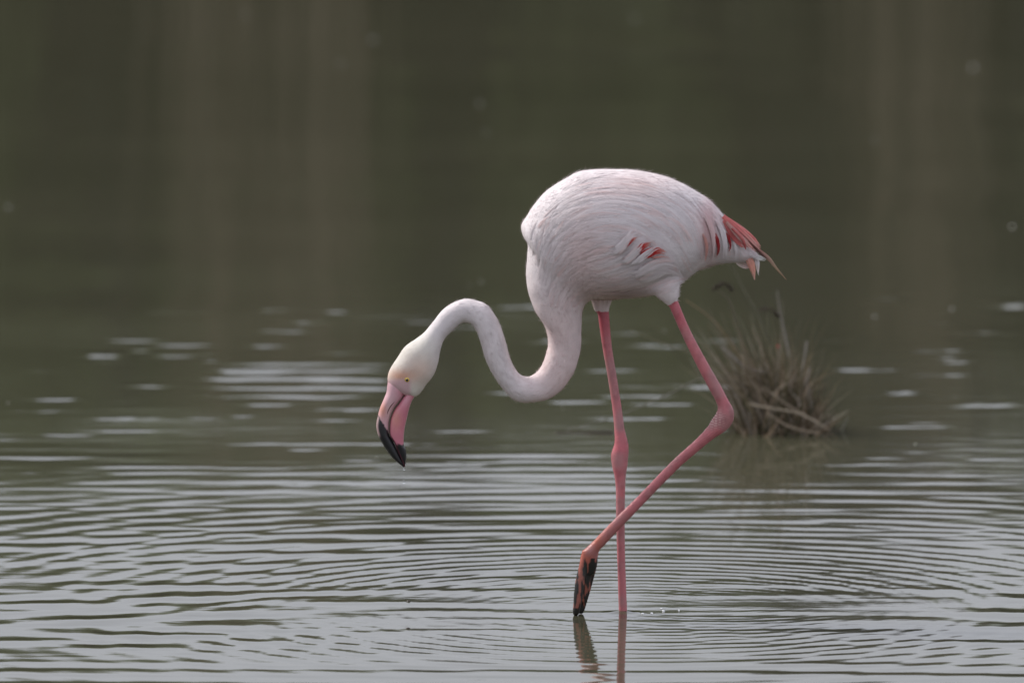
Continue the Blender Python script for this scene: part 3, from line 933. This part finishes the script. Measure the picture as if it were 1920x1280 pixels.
NEEDLE = [0.6, 1.0, 0.9, 0.6, 0.08]
tail("tail_feather", [(1356, 405), (1385, 432), (1412, 458), (1426, 474)], 15, [RED, RED, SALMON, SALMON], -0.035, -0.018)
tail("tail_feather", [(1358, 412), (1376, 440), (1392, 456), (1399, 466)], 17, [RED, DKRED, RED, SALMON], -0.042, -0.03)
tail("tail_feather", [(1362, 416), (1385, 442), (1402, 458), (1416, 472)], 10, [SALMON, [0.75, 0.5, 0.48], SALMON, RED], -0.044, -0.028)
tail("tail_feather", [(1360, 408), (1392, 432), (1414, 450), (1422, 464)], 10, [RED, RED, RED, SALMON], -0.02, -0.008)
tail("tail_feather", [(1372, 428), (1390, 445), (1396, 458), (1398, 468)], 6, [DKRED, RED, DKRED, DKRED], -0.046, -0.034, NEEDLE)
tail("tail_feather", [(1366, 410), (1398, 434), (1420, 458), (1426, 466)], 9, [RED, SALMON, SALMON, SALMON], 0.0, 0.004)
tail("flight_feather", [(1380, 425), (1415, 463), (1440, 483), (1455, 502), (1474, 524)], 7.5, [BUFF, [0.42, 0.20, 0.16], [0.48, 0.30, 0.24], [0.45, 0.32, 0.22], BUFF], -0.02, -0.004, [0.5, 0.9, 1.0, 0.55, 0.10], label="long brownish wing tip feather trailing past the tail")
tail("flight_feather", [(1378, 426), (1408, 456), (1432, 480), (1440, 486)], 4.5, [DKRED, [0.2, 0.07, 0.06], [0.16, 0.08, 0.07], [0.2, 0.1, 0.08]], -0.03, -0.015, NEEDLE)
tail("undertail_feather", [(1401, 478), (1408, 494), (1412, 508), (1415, 525)], 14, [SALMON, [0.78, 0.38, 0.30], [0.78, 0.38, 0.30], [0.74, 0.45, 0.38]], -0.012, -0.012, [0.8, 1.0, 0.65, 0.06], label="salmon feather hanging below the tail")
tail("undertail_feather", [(1416, 478), (1420, 492), (1421, 504), (1422, 516)], 9, [WHITE, WHITE, [0.8, 0.7, 0.66], WHITE], -0.006, -0.006, [0.8, 1.0, 0.6, 0.06])
tail("undertail_feather", [(1375, 484), (1388, 494), (1400, 499), (1410, 497)], 11, [WHITE, [0.78, 0.68, 0.64], PINK, SALMON], 0.004, 0.004, [0.5, 1.0, 0.9, 0.2])
tail("undertail_feather", [(1404, 474), (1416, 480), (1427, 484), (1436, 487)], 9, [WHITE, WHITE, [0.84, 0.83, 0.82], [0.84, 0.83, 0.82]], -0.016, -0.012, [0.8, 1.0, 1.0, 0.45], label="clean white feather tip at the end of the tail")

# bill: an upper and a lower half
UP = [(729, 708, 768, 720, 17, 0), (726.5, 720, 763, 731, 18.5, 0), (724.5, 735, 755, 744, 17.5, 0), (719, 749, 746, 755, 15.5, 0), (713, 763, 738, 766, 14, 0), (708.5, 779, 731.5, 782, 13, 0), (705.5, 797, 729, 798, 12.5, 0),
      (709, 815, 730, 815, 12, 0), (718, 833, 738, 829, 10.5, 0), (733, 855, 748, 851, 8, 0), (746, 867, 754.5, 866, 5, 0), (757, 876, 758, 875, 1.2, 0)]
LO = [(768, 720, 778, 742, 14, 0), (763, 732, 772, 752, 16, 0), (755, 745, 768, 763, 16.5, 0), (747, 756, 765, 774, 16, 0), (739, 767, 762, 787, 15.5, 0), (732.5, 783, 758.5, 803, 15, 0), (730, 799, 757, 818, 14.5, 0),
      (731, 816, 757, 833, 13, 0), (739, 830, 761, 843, 11.5, 0), (748.5, 852, 762, 856, 8.5, 0), (755, 867, 760.5, 868, 5, 0), (757.8, 875.5, 759.3, 874.5, 1.2, 0)]
SKIN, SKINP, ORB, BLACK = np.array([0.66, 0.40, 0.44]), np.array([0.60, 0.205, 0.27]), np.array([0.62, 0.27, 0.19]), np.array([0.014, 0.014, 0.016])
for nm, rows in (("upper_bill", UP), ("lower_bill", LO)):
    Vb, Fq, Ft, cb, rb = loft_pairs(rows, 90, 36, 2.2 if nm == "upper_bill" else 2.4)
    bmb = bmesh.new()
    bm_from(Vb, Fq, Ft, bmb)
    bmesh.ops.recalc_face_normals(bmb, faces=bmb.faces)
    me = bpy.data.meshes.new(nm)
    bmb.to_mesh(me)
    bmb.free()
    b2 = to_px(Vb)
    jag = 3.2 * vnoise(b2[:, 0], b2[:, 1], 61, 5.0, 5.0, 3)
    if nm == "upper_bill":
        c = np.broadcast_to(SKIN, Vb.shape).copy()
        c = lerp(c, SKINP, 0.7 * blob(b2, 757, 735, 14, 12))
        c = lerp(c, ORB, 0.85 * blob(b2, 717, 768, 9, 16))
        c = lerp(c, np.array([0.70, 0.50, 0.48]), 0.8 * blob(b2, 731, 775, 5, 22))
        edge = 777 + np.clip(b2[:, 0] - 709, 0, 30) * 1.75 + jag
        bk = sstep(-1.2, 1.2, b2[:, 1] - edge)
        c = lerp(c, BLACK, bk)
        rim = sstep(0.0, 3.5, 5.2 - (b2[:, 0] - np.interp(b2[:, 1], rb[:, 1], rb[:, 0]))) * sstep(776, 784, b2[:, 1]) * sstep(822, 812, b2[:, 1])
        c = lerp(c, np.array([0.50, 0.34, 0.34]), 0.85 * rim)
    else:
        c = np.broadcast_to(SKINP, Vb.shape).copy()
        c = lerp(c, ORB, 0.6 * blob(b2, 742, 785, 12, 22))
        c = lerp(c, SKIN, 0.4 * blob(b2, 764, 750, 10, 14))
        edge = 814 + np.clip(b2[:, 0] - 730, 0, 13) * 1.45 + jag
        c = lerp(c, BLACK, sstep(-1.2, 1.2, b2[:, 1] - edge))
        mouth = np.array([np.min(np.hypot(rb[:, 0] - u, rb[:, 1] - v)) for u, v in b2])
        c = lerp(c, np.array([0.14, 0.04, 0.06]), 0.9 * sstep(3.0, 1.0, mouth) * sstep(735, 760, b2[:, 1]))
    me.polygons.foreach_set("use_smooth", np.full(len(me.polygons), True))
    set_cols(me, c)
    me.materials.append(M_BILL)
    adopt(obj(nm, me, label="pink upper bill half with black tip" if nm == "upper_bill" else "rosy lower bill half with black tip"), bird)
    if nm == "upper_bill":
        bill_bvh = BVHTree.FromPolygons([Vector(v.co) for v in me.vertices], [tuple(f.vertices) for f in me.polygons])
# nostril slits
for side in (-1, 1):
    pts = []
    for x, y in ((740, 751), (733, 759), (728, 768), (726, 775)):
        qv = P(x, y, 0)
        h = bill_bvh.ray_cast(Vector((qv[0], side * 0.3, qv[2])), Vector((0, -side, 0)))
        pts.append(np.array(h[0]) + [0, side * 0.0003, 0])
    Pm = catmull(pts, 10)
    wv = 0.0009 * np.sin(np.linspace(0.15, PI - 0.15, 10))
    T = np.gradient(Pm, axis=0); T /= np.linalg.norm(T, axis=1)[:, None]
    Sx = np.cross(T, [0, 1, 0])
    Vn = np.concatenate([Pm + Sx * wv[:, None], Pm + [0, side * 0.0004, 0], Pm - Sx * wv[:, None]])
    Fn = [(i, i + 1, i + 11, i + 10) for i in range(9)] + [(i + 10, i + 11, i + 21, i + 20) for i in range(9)]
    adopt(obj("nostril", np_mesh("nostril", Vn, Fn, M_SLIT)), bird)


def ball(name, loc, r_, mat, sub=3, scale=(1, 1, 1), rough=0.0):
    b_ = bmesh.new()
    bmesh.ops.create_icosphere(b_, subdivisions=sub, radius=r_)
    for v in b_.verts:
        v.co = Vector((v.co.x * scale[0], v.co.y * scale[1], v.co.z * scale[2])) * (1 + rough * random.uniform(-1, 1))
    me = bpy.data.meshes.new(name)
    b_.to_mesh(me)
    b_.free()
    me.materials.append(mat)
    me.polygons.foreach_set("use_smooth", np.full(len(me.polygons), True))
    o = bpy.data.objects.new(name, me)
    o.location = [float(v) for v in loc]
    return o


bird_inv = bird.matrix_basis.inverted()
for side in (-1, 1):
    c, nrm_ = on_flank(763.5, 708.5, side)
    eye = link(ball("eye", c - nrm_ * 0.0026, 0.0050, M_IRIS))
    eye.parent = bird
    eye.matrix_parent_inverse = bird_inv
    pu = link(ball("pupil", nrm_ * 0.0036, 0.0025, M_PUPIL, 2))
    pu.parent = eye

# ------------------------------------------------------------------ rush tussock behind the bird
TB = G(1450, 806)
TY = float(TB[1])
tus = empty("rush_tussock", (float(TB[0]), TY, 0.0), label="dry grey brown rush tussock standing in the water behind the bird", cat="tussock")
TS = (TY - CAM[1]) / F_PX            # metres per photo pixel there


def tuft(n_, x_rng, spread_y, h, lean, dev, width, cols, r, droop=0.15, z_rng=(-0.02, 0.0), clip=(-0.9, 0.22), wob_=0.012):
    """narrow curved blades; x_rng in photo pixels from the clump's middle"""
    K = 7
    t = np.linspace(0, 1, K)
    u = r.beta(1.6, 1.6, n_)
    bx = (x_rng[0] + (x_rng[1] - x_rng[0]) * u) * TS
    by = r.normal(0, spread_y, n_)
    hh = h * r.uniform(0.4, 1.0, n_) * (0.65 + 0.7 * np.sin(PI * u))
    ax = np.clip(r.normal(lean, dev, n_) + (u - 0.5) * 0.25, *clip)
    ay = r.normal(0, 0.3, n_)
    dr = r.normal(droop, 0.22, n_)
    ph = r.uniform(0, 6.3, (n_, 1))
    x = bx[:, None] + hh[:, None] * (ax[:, None] * t + dr[:, None] * np.sign(ax)[:, None] * t ** 2.5 * 0.5) + wob_ * np.sin(t * 4 + ph) * t
    y = by[:, None] + hh[:, None] * ay[:, None] * t
    z = r.uniform(*z_rng, n_)[:, None] + hh[:, None] * (t - np.abs(dr)[:, None] * 0.5 * t ** 3)
    paths = np.stack([x + TB[0], y + TY, z], -1)
    an = r.uniform(-0.9, 0.9, n_)
    sv = np.stack([np.cos(an), np.sin(an), 0 * an], -1)[:, None] * np.ones((1, K, 1))
    wd = width * r.uniform(0.6, 1.4, (n_, 1)) * np.clip(1.15 - t ** 1.5, 0.1, 1)[None]
    ci = np.array(cols)[r.integers(0, len(cols), n_)] * r.uniform(0.6, 1.25, (n_, 1))
    return ribbons(paths, wd, np.repeat(ci[:, None], K, 1), sv)


STRAW = [(0.34, 0.265, 0.185), (0.23, 0.165, 0.105), (0.44, 0.38, 0.31), (0.085, 0.065, 0.045), (0.075, 0.075, 0.032), (0.12, 0.10, 0.055)]
r_t = np.random.default_rng(4)
parts = [tuft(620, (-75, 92), 0.04, 0.15, -0.16, 0.30, 0.0024, STRAW, r_t, clip=(-1.0, 0.4)),
         tuft(420, (-80, 105), 0.045, 0.065, 0.05, 0.5, 0.0036, STRAW, r_t, 0.3, clip=(-1.2, 1.0)),
         tuft(240, (-70, 80), 0.05, 0.070, -0.25, 0.8, 0.0022, STRAW, r_t, 0.4, (0.02, 0.08), (-2, 1.2), 0.02),
         tuft(260, (-60, 60), 0.04, 0.20, -0.36, 0.28, 0.0018, STRAW, r_t, 0.1, clip=(-1.1, 0.1)),
         tuft(90, (-30, 70), 0.04, 0.21, -0.05, 0.18, 0.0016, STRAW, r_t, 0.05)]
Vs, Fs, Cs, off = [], [], [], 0
for a, b, c in parts:
    Vs.append(a); Fs.append(b + off); Cs.append(c); off += len(a)
obj_b = obj("blades", np_mesh("blades", np.vstack(Vs), np.vstack(Fs), M_BLADE, np.vstack(Cs)), kind="stuff")
adopt(obj_b, tus)


def stalk(name, pts, r0, r1, col, Y=TY, label=None, parent=tus, dy=0.0):
    """a bent round stalk through photo-chart points at the tussock's own depth"""
    ys = np.linspace(Y, Y + dy, len(pts))
    Pm = catmull([P(x, y, yy) for (x, y), yy in zip(pts, ys)], 18)
    m = 6
    T = np.gradient(Pm, axis=0); T /= np.linalg.norm(T, axis=1)[:, None]
    A = np.cross(T, [0, 1, 0.01]); A /= np.linalg.norm(A, axis=1)[:, None]
    B = np.cross(T, A)
    rr = np.linspace(r0, r1, 18)
    V = np.concatenate([Pm[:, None] + A[:, None] * (rr[:, None] * math.cos(2 * PI * j / m))[..., None] + B[:, None] * (rr[:, None] * math.sin(2 * PI * j / m))[..., None] for j in range(m)], 1).reshape(-1, 3)
    Fc = [(i * m + j, i * m + (j + 1) % m, (i + 1) * m + (j + 1) % m, (i + 1) * m + j) for i in range(17) for j in range(m)]
    C = np.broadcast_to(np.array(col), V.shape) * 1.0
    o = obj(name, np_mesh(name, V, Fc, M_BLADE, C), label=label)
    return adopt(o, parent) if parent else o


TAN, GREY, RUST, BROWN = (0.28, 0.21, 0.12), (0.33, 0.30, 0.27), (0.30, 0.14, 0.07), (0.06, 0.045, 0.035)
stalk("stem", [(1440, 640), (1420, 590), (1395, 545), (1378, 510), (1362, 488)], 0.0022, 0.0010, (0.17, 0.165, 0.11))
stalk("stem", [(1420, 720), (1385, 665), (1350, 615), (1325, 590), (1285, 562)], 0.0022, 0.0009, TAN)
stalk("stem", [(1480, 670), (1470, 620), (1462, 585), (1457, 545)], 0.0020, 0.0009, GREY)
stalk("stem", [(1440, 700), (1400, 690), (1370, 665), (1352, 648)], 0.0040, 0.0018, GREY)
stalk("stem", [(1450, 700), (1445, 650), (1440, 610), (1438, 575)], 0.0020, 0.0010, (0.18, 0.17, 0.11))
stalk("stem", [(1408, 690), (1380, 600), (1365, 560), (1340, 540)], 0.0018, 0.0009, (0.16, 0.14, 0.10))
stalk("stem", [(1430, 790), (1480, 775), (1500, 720), (1513, 640)], 0.0036, 0.0018, GREY, label="pale upright dead stalk on the right side")
stalk("stem", [(1525, 810), (1520, 760), (1512, 720), (1518, 690)], 0.0050, 0.0020, GREY)
stalk("stem", [(1403, 758), (1450, 766), (1500, 776), (1545, 800)], 0.0026, 0.0017, (0.32, 0.27, 0.2), Y=TY - 0.09, dy=-0.05, label="long dead stalk lying across the tussock")
stalk("stem", [(1430, 725), (1470, 755), (1520, 785), (1555, 806)], 0.0024, 0.0016, (0.26, 0.21, 0.15), Y=TY - 0.08, dy=-0.05)
stalk("stem", [(1440, 775), (1470, 795), (1500, 806), (1535, 812)], 0.0025, 0.0016, (0.32, 0.26, 0.19), Y=TY - 0.09, dy=-0.04)
stalk("stem", [(1421, 815), (1422, 795), (1420, 775)], 0.0024, 0.0018, RUST, dy=-0.05)
stalk("stem", [(1400, 725), (1330, 705), (1240, 745), (1140, 785), (1060, 806)], 0.0016, 0.0008, (0.20, 0.19, 0.16))
stalk("stem", [(1410, 735), (1340, 680), (1260, 650), (1180, 618)], 0.0014, 0.0007, (0.20, 0.18, 0.12))
stalk("stem", [(1575, 812), (1582, 798), (1590, 780)], 0.0012, 0.0008, (0.3, 0.3, 0.26))


def seed_head(pts, r):
    """a small dark tuft of seed capsules"""
    VV, FF = [], []
    for x, y in pts:
        c = P(x, y, TY)
        for k in range(12):
            d = rng.normal(0, 1, 3); d /= np.linalg.norm(d)
            e = np.cross(d, rng.normal(0, 1, 3)); e /= np.linalg.norm(e)
            f = np.cross(d, e)
            b0 = c + rng.normal(0, r * 0.5, 3)
            i = len(VV)
            VV += [b0 - d * r, b0 + e * r * 0.35, b0 + f * r * 0.35, b0 - e * r * 0.35, b0 - f * r * 0.35, b0 + d * r]
            FF += [(i, i + 1, i + 2), (i, i + 2, i + 3), (i, i + 3, i + 4), (i, i + 4, i + 1), (i + 5, i + 2, i + 1), (i + 5, i + 3, i + 2), (i + 5, i + 4, i + 3), (i + 5, i + 1, i + 4)]
    C = np.broadcast_to(np.array(BROWN), (len(VV), 3)) * rng.uniform(0.6, 1.5, (len(VV), 1))
    adopt(obj("seed_head", np_mesh("seed_head", VV, FF, M_BLADE, C)), tus)


seed_head([(1340, 540), (1348, 535), (1356, 533), (1364, 536), (1371, 541)], 0.0042)
seed_head([(1428, 580), (1436, 579), (1445, 580), (1453, 586), (1458, 592)], 0.0042)
bud = link(ball("red_bud", P(1459, 649, TY - 0.03), 0.0024, plain("red_berry", (0.45, 0.05, 0.04), 0.5), 2))
adopt(bud, tus)

# ------------------------------------------------------------------ small floating and falling things
twig_pts = [(1042, 812), (1075, 813), (1110, 812), (1150, 811)]
tw = stalk("floating_twig", twig_pts, 0.003, 0.0045, (0.06, 0.05, 0.04), Y=float(G(1100, 812)[1]), parent=None)
tw["label"] = "dark wet twig floating left of the standing leg's joint"
tw["category"] = "twig"

SPECKS = [(700, 75, "round pale speck floating far off above and left of the bird's back"), (460, 28, "pale speck floating at the top edge, left of the middle"),
          (1190, 35, "pale speck floating at the top edge, above the bird's back"), (900, 195, "pale speck floating between the top edge and the bird's shoulder"),
          (640, 120, "faint pale speck just below left of the far round one"), (880, 535, "left one of two pale specks just above the neck's arch"),
          (902, 528, "right one of two pale specks just above the neck's arch"), (1245, 620, "pale speck floating between the bird's two upper legs"),
          (1640, 262, "sharp pale speck floating far right of the bird's back"), (1825, 127, "pale speck floating near the top right corner"),
          (1785, 578, "pale speck floating right of the rush tussock, level with the belly"), (390, 742, "pale speck at the lower edge of the broad left glint"),
          (15, 755, "pale speck floating at the left edge, level with the bill"), (1055, 766, "pale speck floating just right below the neck's lowest bend"),
          (1042, 811, "pale blob standing for a glint at the left end of the floating twig"), (1092, 812, "pale blob standing for a glint at the middle of the floating twig"),
          (706, 858, "tiny pale speck floating just left of the black bill tip"), (1790, 743, "pale speck floating right of the tussock, level with its stalks"),
          (1716, 832, "pale speck floating right of the tussock's foot"), (16, 388, "tiny pale speck near the left edge, level with the bird's shoulder"),
          (1898, 425, "pale speck at the right edge, level with the tail"), (912, 249, "small pale speck left of and above the bird's back"),
          (1640, 593, "pale speck floating right of the tussock's dark seed heads"), (1518, 808, "bright wet speck at the tussock's foot, left one of two"), (1530, 801, "bright wet speck at the tussock's foot, right one of two")]
fl = None
for i, (x, y, lab) in enumerate(SPECKS):  # solid pale blobs standing in for sun glints on floating bits
    g = G(x, y, 0.0)
    if fl is None:
        fl = link(ball("floating_speck", g, 0.0040, M_GLINT, 2, (1.2, 1.0, 0.8), 0.12), None, lab, "glint speck", "pale specks floating on the pond")
        o = fl
    else:
        o = fl.copy()
        link(o)
        o.location = g
        o["label"] = lab
    o.rotation_euler = (0, 0, i * 1.7)
    s = (0.55 + 0.65 * max(0, (g[1] - 2) / 9)) * random.uniform(0.45, 0.8)
    if g[1] < 4.5: s *= 0.75
    o.scale = (s, s, s)

# drops: one falling from the bill, one forming at its tip, bubbles by the leg
link(ball("falling_drop", P(757.5, 903, 0), 0.0028, M_DROP, 3, (0.9, 0.9, 1.1)), None, "single water drop falling below the black bill tip", "drop")
link(ball("hanging_drop", P(757.5, 878.5, 0), 0.0020, M_DROP, 3, (0.8, 0.8, 1.4)), None, "water drop hanging from the black bill tip", "drop")
bb = None
for x, y, r_, lab in ((1205, 1150, 0.0024, "bright bubble nearest the standing leg's waterline on its right"), (1222, 1149.5, 0.0026, "second bright bubble to the right of the standing leg"),
                      (1240, 1140.5, 0.0020, "upper one of two close bubbles right of the standing leg"), (1244, 1145, 0.0024, "lower one of two close bubbles right of the standing leg"),
                      (1273, 1143.5, 0.0018, "tiny bubble farthest right of the standing leg"), (1158, 1145, 0.0016, "tiny bubble touching the left side of the standing leg")):
    g = G(x, y, 0.001)
    if bb is None:
        o = bb = link(ball("bubble", g, 0.0024, plain("bubble_skin", (0.9, 0.92, 0.93), 0.06, **{"Metallic": 0.6}), 3, (1, 1, 0.8)), None, lab, "bubble", "bubbles beside the standing leg")
    else:
        o = bb.copy()
        link(o)
        o.location = g
        o["label"] = lab
    q_ = r_ / 0.0024
    o.scale = (q_, q_, q_)
for x, y, l_ in ((765, 1178, "small brown scrap floating on the smooth water below the bill"), (766, 1127, "tiny dark scrap floating in the ripples under the bill")):
    g = G(x, y, 0.002)
    link(ball("floating_scrap", g, 0.0026, M_TWIG, 2, (1.3, 0.8, 0.9), 0.25), None, l_, "scrap")
